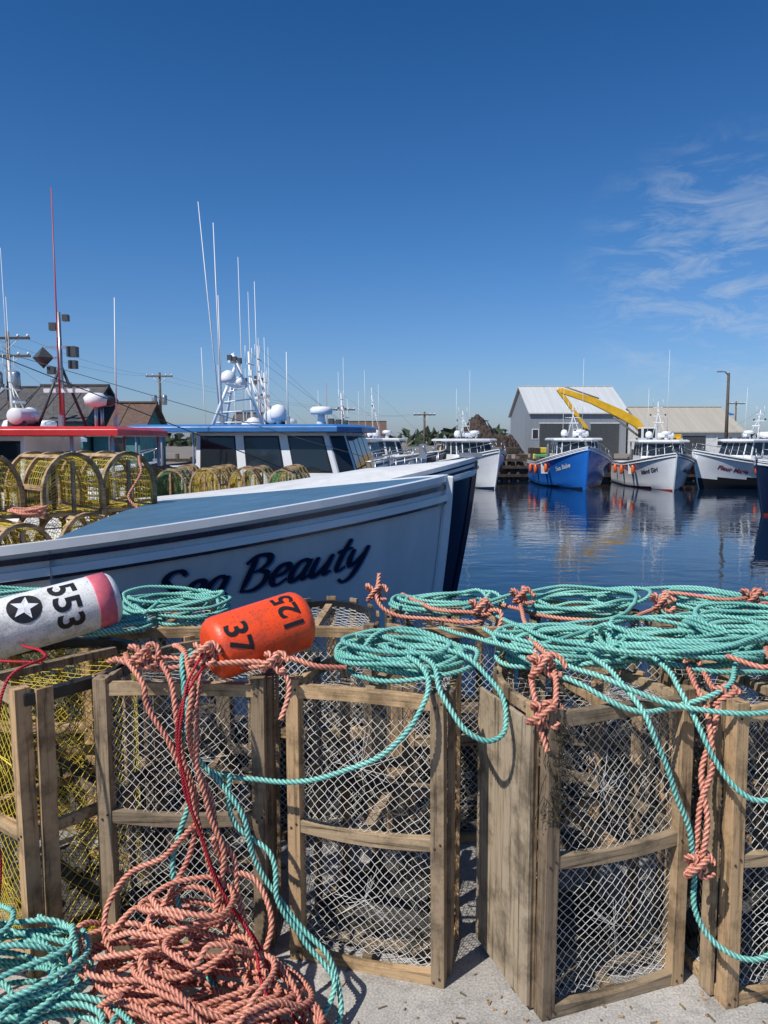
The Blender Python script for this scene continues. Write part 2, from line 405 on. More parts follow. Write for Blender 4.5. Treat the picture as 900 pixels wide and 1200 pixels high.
# ropes on the traps
T=.885
def tc_(*a,**k): mkrope('teal_rope_coil',[coil(*a,**k)],'teal')
tc_((.07,2.38,T+.01),.19,.15,10,.06,.25,seed=1,edge=2.2,drop=.9)
tc_((-.86,3.12,T+.01),.19,.16,8,.05,.25,seed=2)
tc_((.27,3.15,T+.01),.2,.13,7,.04,.25,seed=3)
tc_((.82,3.1,T+.01),.22,.16,8,.05,.35,seed=4)
tc_((.62,2.45,T+.015),.21,.17,10,.05,.35,seed=5,edge=2.12,drop=1)
tc_((.98,2.45,T+.02),.26,.2,12,.07,.4,seed=6,edge=2.12,drop=1)
tc_((1.33,2.6,T+.02),.25,.22,11,.07,.4,seed=7,edge=2.2,drop=1)
tc_((1.38,3.1,T+.02),.22,.18,7,.04,.35,seed=8)
tc_((-1.5,3.1,T+.02),.24,.18,8,.05,.3,seed=9)
tc_((-1.02,2.80,T+.01),.15,.11,4,.03,.3,seed=10)
hang_t=[
 [(.0,2.35,.95),(.1,2.2,.95),(.13,2.10,.90),(.09,2.05,.84),(0,2.05,.74),(-.12,2.08,.665),(-.27,2.13,.62),(-.39,2.17,.605),(-.49,2.15,.635),(-.54,2.12,.72),(-.57,2.13,.84),(-.58,2.2,.95),(-.52,2.3,.97)],
 [(.0,2.45,.96),(.14,2.2,.95),(.16,2.09,.885),(.22,2.04,.81),(.29,2.04,.775),(.345,2.08,.8),(.33,2.16,.88),(.22,2.3,.95),(.05,2.35,.96)],
 [(-.62,2.4,.93),(-.59,2.2,.955),(-.555,2.12,.845),(-.575,2.1,.717),(-.547,2.1,.59),(-.58,2.09,.487),(-.6,2.07,.385),(-.57,2.04,.28),(-.49,1.98,.15),(-.4,1.9,.1)],
 [(-.52,2.13,.66),(-.457,2.12,.6),(-.39,2.1,.51),(-.365,2.09,.385),(-.28,2.07,.27),(-.16,2.02,.17),(-.12,1.97,.05),(-.17,1.90,.02),(-.3,1.85,.02)],
 [(-.45,2.14,.64),(-.43,2.12,.5),(-.33,2.1,.42),(-.3,2.06,.3),(-.22,2.03,.2),(-.14,1.99,.1),(-.2,1.9,.015)],
 [(.6,2.4,.96),(.66,2.15,.93),(.70,2.02,.86),(.765,1.99,.717),(.81,1.99,.59),(.84,1.99,.46),(.85,1.98,.335),(.90,1.96,.238),(1.0,1.94,.21),(1.1,1.96,.28),(1.2,1.98,.46),(1.27,2.05,.7),(1.3,2.2,.93)],
 [(.8,2.4,.97),(.83,2.12,.91),(.86,2.02,.82),(.91,1.98,.70),(1.0,1.96,.645),(1.1,1.97,.68),(1.2,2.03,.82),(1.25,2.2,.93),(1.2,2.5,.95)],
 [(.35,2.6,.95),(.42,2.35,.93),(.52,2.1,.93),(.66,2.03,.87),(.8,2.07,.86),(.95,2.1,.9),(1.1,2.3,.96)],
 [(.4,2.6,.95),(.5,2.3,.94),(.62,2.1,.93),(.78,2.05,.88),(.95,2.02,.86),(1.12,2.05,.88),(1.3,2.2,.95)],
 [(.4,2.9,.95),(.46,2.6,.96),(.62,2.3,.97),(.9,2.2,.98),(1.15,2.3,.99),(1.4,2.3,.96)],
 [(.2,2.7,.93),(.35,2.5,.93),(.5,2.4,.95),(.7,2.55,.96),(.9,2.7,.97)],
 [(.3,2.9,.95),(.5,3.05,.97),(.75,3.2,.98),(1.0,3.15,.97),(1.0,3.0,.96),(.8,2.7,.96),(.45,2.6,.95)],
 [(.9,3.2,.94),(1.2,3.2,.98),(1.5,3.05,.97),(1.6,2.8,.95)],
 [(-1.6,2.75,.93),(-1.3,2.95,.96),(-1.1,2.7,.95),(-.95,2.8,.93),(-.9,3.05,.95)],
]
mkrope('teal_rope',hang_t,'teal')
hang_o=[
 [(-.8,2.35,.93),(-.75,2.2,.95),(-.69,2.13,.9),(-.67,2.12,.845),(-.595,2.09,.74),(-.547,2.07,.615),(-.51,2.06,.487),(-.457,2.04,.335),(-.39,2.0,.2),(-.33,1.93,.08),(-.4,1.85,.06)],
 [(-.45,2.45,.92),(-.51,2.22,.97),(-.53,2.1,.845),(-.52,2.07,.69),(-.486,2.06,.564),(-.45,2.04,.436),(-.474,2.0,.283),(-.55,1.97,.2),(-.6,1.9,.15)],
 [(-.7,2.5,.92),(-.6,2.25,.97),(-.55,2.12,.9),(-.54,2.08,.75),(-.50,2.09,.6),(-.47,2.07,.5),(-.42,2.06,.42),(-.40,2.03,.3),(-.36,1.98,.2),(-.28,1.9,.05)],
 [(-.72,2.4,.92),(-.66,2.22,.95),(-.60,2.12,.88),(-.57,2.09,.73),(-.53,2.08,.58),(-.55,2.06,.44),(-.6,2.02,.33),(-.68,1.95,.25)],
 [(-.54,2.06,.52),(-.62,2.07,.43),(-.72,2.08,.37),(-.78,2.04,.28),(-.74,1.98,.2),(-.6,1.95,.25)],
 [(-.47,2.04,.5),(-.44,2.05,.40),(-.36,2.05,.36),(-.31,2.0,.27),(-.33,1.95,.18)],
 [(-.85,2.3,.92),(-.7,2.28,.945),(-.55,2.24,.94),(-.4,2.26,.92),(-.29,2.25,.945),(-.2,2.22,.93),(-.12,2.25,.92)],
 [(-.8,2.24,.95),(-.66,2.2,.93),(-.5,2.19,.95),(-.36,2.2,.95),(-.28,2.18,.9),(-.3,2.14,.8)],
 [(-1.5,2.3,1.),(-1.35,2.28,.95),(-1.32,2.2,.9)],
 [(-.02,3.0,1.07),(-.03,2.95,.98),(.05,2.9,.93),(.2,2.85,.92),(.35,2.8,.93),(.42,2.9,.96)],
 [(.08,3.3,.93),(.2,2.95,.94),(.33,2.85,.95),(.42,2.75,.98),(.4,2.7,.9)],
 [(.55,3.0,1.02),(.52,2.85,.96),(.5,2.6,.93),(.47,2.35,.95),(.42,2.1,.93),(.41,2.0,.86),(.43,1.97,.78)],
 [(.46,2.3,.98),(.48,2.1,.96),(.46,2.0,.9),(.44,1.98,.8)],
 [(.47,3.1,.93),(.6,2.9,.93),(.8,2.75,.94),(1.0,2.85,.95),(1.15,3.0,.97)],
 [(.9,2.3,.95),(.9,2.1,.87),(.89,2.02,.75),(.86,2.0,.6),(.85,1.99,.48),(.83,1.98,.43)],
 [(.95,2.3,.95),(.93,2.08,.85),(.87,2.02,.7),(.87,1.99,.55),(.86,1.98,.45)],
 [(1.0,2.2,.97),(1.1,2.15,.95),(1.2,2.35,.97),(1.3,2.5,.97)],
 [(1.1,3.0,1.),(1.3,2.9,.99),(1.5,2.95,1.0)],
]
for k,(p,s_) in enumerate([((-.03,2.98,1.0),.03),((.53,2.9,1.0),.03),((.36,2.8,.98),.028),((.45,2.1,.97),.032),((.43,1.99,.87),.03),((.85,1.97,.46),.028),((1.05,2.85,.99),.03),((1.42,2.9,1.0),.03),((-.70,2.2,.97),.03),((-.32,2.2,.95),.026),((-.52,2.19,.98),.03),((.96,2.1,.88),.028)]):
    hang_o.append(knot(p,s_,k))
mkrope('orange_rope',hang_o,'orange',.0084)
mkrope('orange_rope_pile',[coil((-.47,1.85,.015),.20,.15,14,.3,.5,seed=21,mound=(.30,.2,.34)),coil((-.70,1.95,.02),.17,.12,8,.3,.45,seed=22,mound=(.28,.2,.3)),coil((-.3,1.80,.015),.17,.12,8,.1,.5,seed=23,mound=(.25,.2,.15)),coil((-.55,1.98,.12),.15,.1,6,.3,.5,seed=28,mound=(.3,.2,.28))],'orange',.0080,.008)
mkrope('teal_rope_pile',[coil((-.98,1.88,.02),.19,.14,13,.3,.5,seed=24,mound=(.3,.22,.38)),coil((-.78,1.70,.015),.16,.12,6,.3,.5,seed=25,mound=(.3,.2,.25)),coil((-1.2,1.95,.1),.14,.1,5,.3,.4,seed=26,mound=(.3,.2,.3)),coil((-.3,1.70,.015),.12,.07,3,.05,.3,seed=27)],'teal',.0078,.008)
mkrope('red_line',[
 [(-.45,2.4,.93),(-.5,2.25,1.0),(-.54,2.12,.95),(-.555,2.05,.87),(-.555,2.04,.667),(-.51,2.03,.51),(-.425,2.0,.335),(-.34,1.97,.22),(-.25,1.88,.12),(-.16,1.8,.08),(-.1,1.72,.012)],
 [(-.51,2.3,.98),(-.53,2.1,.93),(-.57,2.05,.8),(-.54,2.03,.62),(-.49,2.02,.48),(-.44,1.99,.36),(-.36,1.96,.26),(-.3,1.85,.18),(-.2,1.75,.03)],
 [(-1.2,2.5,.92),(-1.0,2.22,.96),(-1.05,2.08,.93),(-1.065,2.03,.74),(-1.06,2.01,.54),(-1.05,1.98,.33),(-1.1,1.94,.25)],
 [(-1.25,2.3,.93),(-1.1,2.2,.95),(-1.0,2.2,.95)]],'red',.0045,.003)

mb=MB(); random.seed(5)
for i in range(90):
    x=.46+random.gauss(0,.016); y=1.985+random.uniform(-.01,.01); z=random.uniform(.6,.88); l=random.uniform(.02,.09)
    mb.tube(catmull([(x,y,z),(x+random.uniform(-.02,.03),y-.012,z-l*.5),(x+random.uniform(-.03,.04),y-.006,z-l)],.02),.0012,0,3)
mb.obj('seaweed_clump',['weed'])
mb=MB()
for i in range(260):
    x=random.uniform(-.2,1.6); y=random.uniform(1.5,2.2) ; l=random.uniform(.004,.03); a=random.uniform(0,6.28)
    mb.box((x,y,.003),(l,random.uniform(.002,.005),.004),0,rz=a)
mb.obj('wood_and_shell_debris',['wv'])

# ---------------------------------------------------------------- text helpers
def text_geo(s,size=1,shear=0,off=0):
    cu=bpy.data.curves.new('t','FONT'); cu.body=s; cu.size=size; cu.shear=shear; cu.offset=off; cu.resolution_u=4
    o=bpy.data.objects.new('t',cu); S.collection.objects.link(o); bpy.context.view_layer.update()
    me=o.to_mesh(); import bmesh
    bm=bmesh.new(); bm.from_mesh(me)
    xs=[v.co.x for v in bm.verts]; x0,x1=min(xs),max(xs)
    k=max(6,int((x1-x0)/size*8))
    for i in range(1,k):
        x=x0+(x1-x0)*i/k
        bmesh.ops.bisect_plane(bm,geom=bm.verts[:]+bm.edges[:]+bm.faces[:],plane_co=(x,0,0),plane_no=(1,0,0))
    v=np.array([tuple(q.co) for q in bm.verts]); bm.verts.index_update(); f=[[q.index for q in p.verts] for p in bm.faces]
    bm.free(); o.to_mesh_clear(); bpy.data.objects.remove(o)
    v[:,0]-=x0; return v,f
# ---------------------------------------------------------------- buoys
def buoy(name,loc,rz,pitch,roll,R,L,base,texts,band=None,star=None):
    e=empty(name,loc)
    mb=MB(); er=R*.45
    prof=[(R*.18,-L/2-.0),(R*.30,-L/2+.004)]
    for k in range(7):
        t=k/6*math.pi/2; prof.append((R-er+er*math.sin(t),-L/2+er*.9-er*.9*math.cos(t)+.004))
    prof+= [(R,0)]+[(r_,-z_) for r_,z_ in prof[::-1]]
    Ry=Euler((0,math.pi/2,0)).to_matrix()
    mb.lathe(prof,0,(0,0,0),Ry,36)
    mb.obj('float_body',[base],e)
    m3=MB(); 
    for sg in(-1,1): m3.lathe([(R*.2,-.012),(R*.24,0),(R*.2,.012),(R*.08,.012)],0,(sg*L/2,0,0),Ry,16)
    m3.obj('end_rim',['black'],e)
    def wrap(v,f,xc,ac,lift,mk,nm):
        m2=MB(); W=[]
        for (u,w,_) in v:
            a=ac-u/R; x=xc+w; W.append((x,-(R+lift)*math.cos(a),(R+lift)*math.sin(a)))
        m2.add(W,f,0); m2.obj(nm,[mk],e)
    if band:
        m2=MB(); m2.lathe([(R*1.001+.001,0),(R+.0015,.004),(R+.0015,band[1])],0,(band[0],0,0),Ry,36); m2.obj('painted_band',['pink'],e)
    for (s,size,xc,ac,flip) in texts:
        v,f=text_geo(s,size,0,.022*size)
        w=v[:,0].max(); v[:,0]-=w/2
        if flip: v=v*np.array([-1,-1,1])
        wrap(v,f,xc,ac,.0015,'black','number')
    if star:
        xc,ac=star; q=.055
        pts=[(0,0,0)]+[(q*math.cos(t),q*math.sin(t),0) for t in np.linspace(0,6.283,25)[:-1]]
        ring=[(q/2*math.cos(t),q/2*math.sin(t),0) for t in np.linspace(0,6.283,25)[:-1]]
        V=pts+ring; F=[[0,25+i,25+(i+1)%24] for i in range(24)]+[[25+i,1+i,1+(i+1)%24,25+(i+1)%24] for i in range(24)]
        wrap(V,F,xc,ac,.0015,'black','star_disc')
        sp=[(0,0,0)]+[(q*(.82 if i%2==0 else .34)*math.cos(i*math.pi/5+.3),q*(.82 if i%2==0 else .34)*math.sin(i*math.pi/5+.3),0) for i in range(10)]
        wrap(sp,[[0,1+i,1+(i+1)%10] for i in range(10)],xc,ac,.0035,'white','star')
    e.rotation_euler=(Matrix.Rotation(rz,3,'Z')@Matrix.Rotation(pitch,3,'Y')@Matrix.Rotation(roll,3,'X')).to_euler()
    return e
buoy('orange_buoy',(-.395,2.37,.99),d(34),d(-10),0,.098,.345,'bo',[('37',.10,-.13,d(24),False),('125',.095,.115,d(48),True)])
buoy('white_buoy',(-1.18,2.64,.985),d(36),d(-9),0,.100,.50,'bw',[('553',.125,.015,d(28),False)],band=(.155,.06),star=(-.075,d(42)))

# ---------------------------------------------------------------- boats
class Hull:
    def __init__(s,L=11,B=4,Hb=2.6,Hm=1.5,rake=.5,fl=.42):
        s.L,s.B,s.Hb,s.Hm,s.rake,s.fl=L,B,Hb,Hm,rake,fl; s.zk=-.6
    def zd(s,t): return s.Hm+(s.Hb-s.Hm)*max(0,1-t/.6)**2
    def pt(s,q,t,side,off=0.):
        wd=math.sin(math.pi/2*min(1,q/s.fl))**.75*(1-.06*max(0,q-.6)/.4); wl=math.sin(math.pi/2*min(1,q/.62))**1.15*.88
        tt=min(max(t,0),1.2)
        h=s.B/2*(wl+(wd-wl)*tt**1.9)*(.55+.45*min(1,tt*3))
        z=s.zk+(s.zd(q)-s.zk)*t; x=-s.L*q-s.rake*max(0,1-tt)**1.3*(1-q)**2
        p=np.array([x,side*h,z])
        if off:
            a=s.pt(min(1,q+.005),t,side); b=s.pt(max(0,q-.005),t,side); c=s.pt(q,t+.02,side); e=s.pt(q,t-.02,side)
            n=np.cross(a-b,c-e); n/=np.linalg.norm(n)+1e-9
            if n[1]*side<0: n=-n
            p=p+n*off
        return p
    def tz(s,q,drop): return (s.zd(q)-drop-s.zk)/(s.zd(q)-s.zk)
def quad_panels(mb,A,B,C,D,cols,mi,mf=None,mx=.06,mz=.1,off=.012):
    A,B,C,D=[np.array(x,float) for x in(A,B,C,D)]; n=np.cross(B-A,D-A); n/=np.linalg.norm(n)
    def P(u,v,o): return (A*(1-u)+B*u)*(1-v)+(D*(1-u)+C*u)*v+n*o
    for i in range(cols):
        u0=(i+mx)/cols; u1=(i+1-mx)/cols
        for (e,mm,o) in ((0,mi,off),(.018,mf,off*.5)):
            if mm is None: continue
            a0=u0-e/cols*1.5;a1=u1+e/cols*1.5; b0=mz-e*2; b1=1-mz+e*2
            V=[P(a0,b0,0),P(a1,b0,0),P(a1,b1,0),P(a0,b1,0),P(a0,b0,o),P(a1,b0,o),P(a1,b1,o),P(a0,b1,o)]
            mb.add(V,[[4,5,6,7],[0,1,5,4],[1,2,6,5],[2,3,7,6],[3,0,4,7]],mm)
def boat(name,loc,rz,H,hull='white',trim='navy',deck='whited',roof='white',house=(2.6,3.2,2.3,1.55),fore=None,boot='stripe',mast=2.,whips=((-.3,.5,4,'antw',0),),text=None,tcol='letter',rail=True,canopy=0,fend=True,seed=0,cam_=.16,bitt=True,gs=1.,bz=.16):
    random.seed(seed); e=empty(name,loc,rz)
    xs,hl,hw,hh=house
    mb=MB(); nq,ntt=44,16
    for side in(-1,1):
        V=[H.pt((i/nq)**1.4,j/ntt,side) for i in range(nq+1) for j in range(ntt+1)]
        F=[]
        for i in range(nq):
            for j in range(ntt):
                a=i*(ntt+1)+j; q=[a,a+1,a+ntt+2,a+ntt+1]
                F.append(q if side>0 else q[::-1])
        V=np.array(V)
        lo=[f for f in F if max(V[k][2] for k in f)<bz]; hi=[f for f in F if max(V[k][2] for k in f)>=bz]
        mb.add(V,hi,0,.5,True); mb.add(V,lo,1,.5,True)
    V=[H.pt(1,j/8,s) for j in range(9) for s in(-1,1)]
    mb.add(V,[[2*j,2*j+1,2*j+3,2*j+2] for j in range(8)],0,.5)
    mb.sweep([H.pt(0,t,1)+np.array([.015,0,0]) for t in np.linspace(.05,1,12)],[(-.035,-.03),(.035,-.03),(.035,.03),(-.035,.03)],0,up=(1,0,0))
    mb.obj('hull',[hull,boot],e)
    dk=MB(); fq=(fore or xs+hl*.3)/H.L
    V=[];K=9
    for i in range(15):
        q=.004+(fq-.004)*i/14
        a=H.pt(q,1.,-1);b=H.pt(q,1.,1)
        for k in range(K):
            w=k/(K-1); p=a*(1-w)+b*w; p[2]+=.035+cam_*math.sin(math.pi*w)**.7*min(1,q*8); V.append(p)
    dk.add(V,[[i*K+k,i*K+k+1,(i+1)*K+k+1,(i+1)*K+k] for i in range(14) for k in range(K-1)],0,.5,True)
    fz=H.Hm-.65
    V2=[]
    for i in range(12):
        q=fq+(1-fq)*i/11; tt=H.tz(q,H.zd(q)-fz); V2+= [H.pt(q,tt,-1)*np.array([1,.98,1]),H.pt(q,tt,1)*np.array([1,.98,1])]
    dk.add(V2,[[2*i,2*i+1,2*i+3,2*i+2] for i in range(11)],1,.5)
    last=V[-K:]; dk.add(list(last)+[p*np.array([1,.98,0])+np.array([0,0,fz]) for p in last],[[k,k+1,K+k+1,K+k] for k in range(K-1)],1)
    dk.obj('deck',[deck,'whited'],e)
    rl=MB(); qs=np.linspace(.001,1,40)**1.3
    for side in(-1,1):
        rl.sweep([H.pt(q,1,side)+[0,0,.02] for q in qs],[(-.03,-.03),(.03,-.03),(.03,.025),(-.03,.025)],0,up=(0,0,1))
        rl.sweep([H.pt(q,H.tz(q,.055),side,.012) for q in qs],[(-.012,-.018),(.012,-.018),(.012,.018),(-.012,.018)],1,up=(0,0,1))
        rl.sweep([H.pt(q,H.tz(q,.14),side,.022) for q in qs],[(-.03,-.026),(.03,-.026),(.03,.026),(-.03,.026)],0,up=(0,0,1))
        rl.sweep([H.pt(q,H.tz(q,.18),side,.018) for q in qs],[(-.02,-.014),(.02,-.014),(.02,.014),(-.02,.014)],1,up=(0,0,1))
    rl.obj('rub_rail',['white',trim],e)
    if hl>0:
        w=MB(); q0=xs/H.L; z0=H.zd(q0)-.15; w2=hw/2; rk=.4
        z1=z0+hh
        A=[(-xs,-w2*.8,z0),(-xs,w2*.8,z0),(-xs-.35,w2,z0),(-xs-hl,w2,z0),(-xs-hl,-w2,z0),(-xs-.35,-w2,z0)]
        Bt=[(-xs-rk,-w2*.72,z1),(-xs-rk,w2*.72,z1),(-xs-rk-.3,w2*.93,z1),(-xs-hl,w2*.93,z1),(-xs-hl,-w2*.93,z1),(-xs-rk-.3,-w2*.93,z1)]
        lowz=[(x,y,fz) for x,y,_ in A]
        w.add(A+Bt,[[i,(i+1)%6,6+(i+1)%6,6+i] for i in range(6)]+[[6,7,8,9,10,11]],0)
        w.add(lowz+A,[[i,(i+1)%6,6+(i+1)%6,6+i] for i in range(6)],0)
        def up(P,Q,v): return tuple(np.array(P)*(1-v)+np.array(Q)*v)
        lo,hi=.30,.97
        def band(i,j,c,mx=.06): quad_panels(w,up(A[i],Bt[i],lo),up(A[j],Bt[j],lo),up(A[j],Bt[j],hi),up(A[i],Bt[i],hi),c,1,2,mx,.08,.014)
        band(0,1,3 if hw<2.6 else 4); band(1,2,1,.12); band(5,0,1,.12); band(2,3,3,.12); band(4,5,3,.12)
        quad_panels(w,up(A[3],Bt[3],.02),up(A[4],Bt[4],.02),up(A[4],Bt[4],.95),up(A[3],Bt[3],.95),3,1,2,.1,.2,.014)
        ro=.16; rx0=-xs-rk+.32; rx1=-xs-hl-canopy
        V=[]
        for (zz,g) in((z1,0),(z1+.10,0),(z1+.15,-.12)):
            for (x,y) in((rx0,-w2*.6),(rx0,w2*.6),(rx0-.35,w2+ro),(rx1,w2+ro),(rx1,-w2-ro),(rx0-.35,-w2-ro)):
                V.append((x+(-g if x==rx1 else g),y*(1+g*.6),zz+.002))
        F=[[k*6+i,k*6+(i+1)%6,(k+1)*6+(i+1)%6,(k+1)*6+i] for k in range(2) for i in range(6)]+[[12,13,14,15,16,17],[5,4,3,2,1,0]]
        w.add(V,F,3)
        if canopy:
            for sy in(-1,1):
                w.tube([(rx1+.15,sy*w2,fz),(rx1+.15,sy*w2,z1)],.03,4,6)
                w.tube([(-xs-hl-canopy*.5,sy*w2,fz),(-xs-hl-canopy*.5,sy*w2,z1)],.03,4,6)
        w.obj('wheelhouse',['white','glass','black',roof,'alu'],e,bev=.012)
        g=MB(); zr=z1+.16
        def sc(pr): return [(r*gs,z*gs) for r,z in pr]
        g.lathe(sc([(.12,0),(.14,.05),(.1,.2),(.1,.3)]),0,(-xs-1.2,.3,zr),None,12)
        g.lathe(sc([(.28,.0),(.31,.05),(.31,.14),(.25,.2),(.05,.22)]),0,(-xs-1.2,.3,zr+.3*gs),None,18)
        g.lathe(sc([(.18,0),(.22,.1),(.22,.22),(.16,.36),(.04,.41)]),0,(-xs-1.9,-.6,zr+.12*gs),None,14)
        g.tube([(-xs-1.9,-.6,zr),(-xs-1.9,-.6,zr+.15)],.05,0)
        g.lathe(sc([(.16,-.5),(.2,-.46),(.2,.46),(.16,.5)]),0,(-xs-2.3,.5,zr+.24*gs),Euler((math.pi/2,0,0)).to_matrix(),14)
        for sx in(-.25,.25): g.box((-xs-2.3,.5+sx,zr+.04),(.3,.05,.1),1)
        for k in range(3): g.box((-xs-.75,-.7+.7*k,zr+.06),(.1,.16,.12),1)
        mx=-xs-hl*.75
        if mast:
            g.cone((mx,0,zr-.05),(mx-.1,0,zr+mast),.045,.025,2)
            g.beam((mx-.05,-.5,zr+mast*.62),(mx-.05,.5,zr+mast*.62),.04,.04,2)
            g.beam((mx-.05,-.3,zr+mast*.85),(mx-.05,.3,zr+mast*.85),.035,.035,2)
            for sy in(-1,1):
                g.tube([(mx+.5,sy*.45,zr),(mx-.03,0,zr+mast*.7)],.018,2)
                g.box((mx-.05,sy*.45,zr+mast*.62+.08),(.08,.08,.11),1)
                g.tube([(mx-.1,sy*.3,zr+mast*.85),(mx-.1,sy*.3,zr+mast*.85+.5)],.01,2,5)
            g.box((mx-.05,0,zr+mast*.75),(.11,.11,.16),0)
            g.beam((mx+.2,-.3,zr+mast*.45),(mx+.2,.3,zr+mast*.45),.08,.07,0)
            g.tube([(mx-.1,0,zr+mast),(-xs*.2,0,H.Hb+.05)],.004,1,4)
        g.obj('deck_gear',['white','dgrey','antw'],e)
        for k,(dx,dy,hgt,mk,ln) in enumerate(whips):
            a=MB(); a.cone((mx+dx,dy,zr-.05),(mx+dx-(.02+ln)*hgt,dy+.02,zr+hgt),.02,.008,0,6); a.box((mx+dx,dy,zr+.1),(.07,.07,.2),1); a.obj('antenna_whip',[mk,'alu'],e)
    if rail:
        r_=MB()
        for side in(-1,1):
            qq=np.linspace(.01,min(fq,xs/H.L),8); top=[H.pt(q,1,side)*np.array([1,.93,1])+[0,0,.45] for q in qq]
            r_.tube(top,.016,0,6)
            for q,p in zip(qq[::2],top[::2]): r_.tube([H.pt(q,1,side)*np.array([1,.95,1]),p],.012,0,5)
        r_.obj('bow_rail',['alu'],e)
    if bitt:
        a=MB(); a.box((-.05,0,H.Hb+.07),(.3,.09,.06),0); a.box((-.7,0,H.Hb+.12),(.09,.09,.2),0); a.tube([(-.7,-.13,H.Hb+.18),(-.7,.13,H.Hb+.18)],.018,0)
        a.obj('bow_bitt',['alu'],e)
    if fend:
        f_=MB()
        for side in(-1,1):
            for q in(.3,.5,.72):
                p=H.pt(q,.8,side,.13); f_.lathe([(.03,-.3),(.1,-.24),(.12,0),(.1,.24),(.03,.3)],0,p,None,12); f_.tube([p+[0,0,.3],H.pt(q,1,side)],.01,1,4)
        f_.obj('fender',['orangeb','black'],e)
    if text:
        s_,size,d0,drop=text
        v,f=text_geo(s_,size,.35,.01)
        wid=v[:,0].max()
        for side in(-1,1):
            t_=MB();W=[]
            for (x,y,_) in v:
                dd=d0+wid-x if side<0 else d0+x
                q=dd/H.L; W.append(H.pt(q,H.tz(q,drop-y),side,.012))
            t_.add(W,f,0); t_.obj('name_lettering',[tcol],e)
    return e

# --- the near boat
HS=Hull(L=12,B=4.1,Hb=2.66,Hm=2.13,rake=.45,fl=.42)
sea=boat('fishing_boat',(.52,6.5,WZ),d(4),HS,hull='hullw',trim='navy',deck='deckb',roof='roofb',house=(6.2,3.0,2.6,1.5),fore=2.7,boot='navy',mast=2,text=None,rail=False,whips=((-.3,.5,3,'antw',0),),fend=False,cam_=.03,bitt=False)
mb=MB(); mb.sweep([HS.pt(0,t,1)+np.array([.03,0,0]) for t in np.linspace(.2,1.01,14)],[(-.05,-.035),(.05,-.035),(.05,.035),(-.05,.035)],0,up=(1,0,0)); mb.obj('stem_guard',['white'],sea,bev=.01)
GL={'S':([[(.62,.82),(.47,.97),(.24,.95),(.13,.78),(.27,.6),(.48,.42),(.52,.2),(.34,.03),(.1,.05),(-.02,.2)]],.74),
'e':([[(.07,.28),(.3,.33),(.43,.47),(.33,.6),(.15,.55),(.04,.32),(.1,.08),(.27,.02),(.47,.16)]],.53),
'a':([[(.44,.52),(.3,.61),(.13,.52),(.04,.28),(.1,.05),(.24,.06),(.38,.25),(.46,.56)],[(.47,.6),(.4,.2),(.44,.03),(.58,.1)]],.62),
'B':([[(.16,.95),(.12,.5),(.06,.02)],[(-.06,.82),(.2,1.0),(.5,.96),(.55,.75),(.38,.58),(.14,.53)],[(.36,.56),(.6,.46),(.62,.2),(.4,.02),(.04,.03)]],.78),
'u':([[(.05,.6),(.02,.2),(.1,.03),(.25,.1),(.4,.35),(.46,.6)],[(.47,.6),(.41,.15),(.46,.02),(.6,.1)]],.64),
't':([[(.24,.95),(.14,.4),(.14,.08),(.25,.02),(.38,.12)],[(-.04,.6),(.4,.66)]],.42),
'y':([[(.05,.6),(.03,.3),(.13,.1),(.28,.18),(.42,.4),(.47,.6)],[(.48,.62),(.4,.1),(.28,-.25),(.08,-.36),(-.1,-.25)]],.55)}
def script_name(txt,scale,d_aft,drop,H,parent,dx,dy,off,wd,mk,nm):
    mb=MB(); cur=0
    for ch in txt:
        if ch==' ': cur+=.3; continue
        for st in GL[ch][0]:
            P=catmull([(x,y,0) for x,y in st],.035)[:,:2]; n=len(P)
            Tn=np.gradient(P,axis=0); Tn/=np.linalg.norm(Tn,axis=1)[:,None]+1e-9; Nn=np.stack([-Tn[:,1],Tn[:,0]],1)
            s_=np.linspace(0,1,n); ww=wd*(.55+.45*np.sin(np.pi*np.clip(s_*1.15,0,1))**.5)*(.75+.5*np.abs(Tn[:,1]))
            L_=P+Nn*ww[:,None]/2; R_=P-Nn*ww[:,None]/2; V=[]
            o=off+random.uniform(0,.002)
            for a,b in zip(L_,R_):
                for (x,y) in(a,(a+b)/2,b):
                    X=(cur+x+.32*y)*scale+dx; Y=y*scale+dy; q=(d_aft-X)/H.L
                    V.append(H.pt(q,H.tz(q,drop-Y),-1,o))
            mb.add(V,[[3*i+k,3*i+k+1,3*i+k+4,3*i+k+3] for i in range(n-1) for k in range(2)],0)
        cur+=GL[ch][1]
    mb.obj(nm,[mk],parent)
script_name('Sea Beauty',.258,2.17,.54,HS,sea,.012,-.014,.008,.15,'letters','name_shadow')
script_name('Sea Beauty',.258,2.17,.54,HS,sea,0,0,.014,.14,'letter','name_lettering')
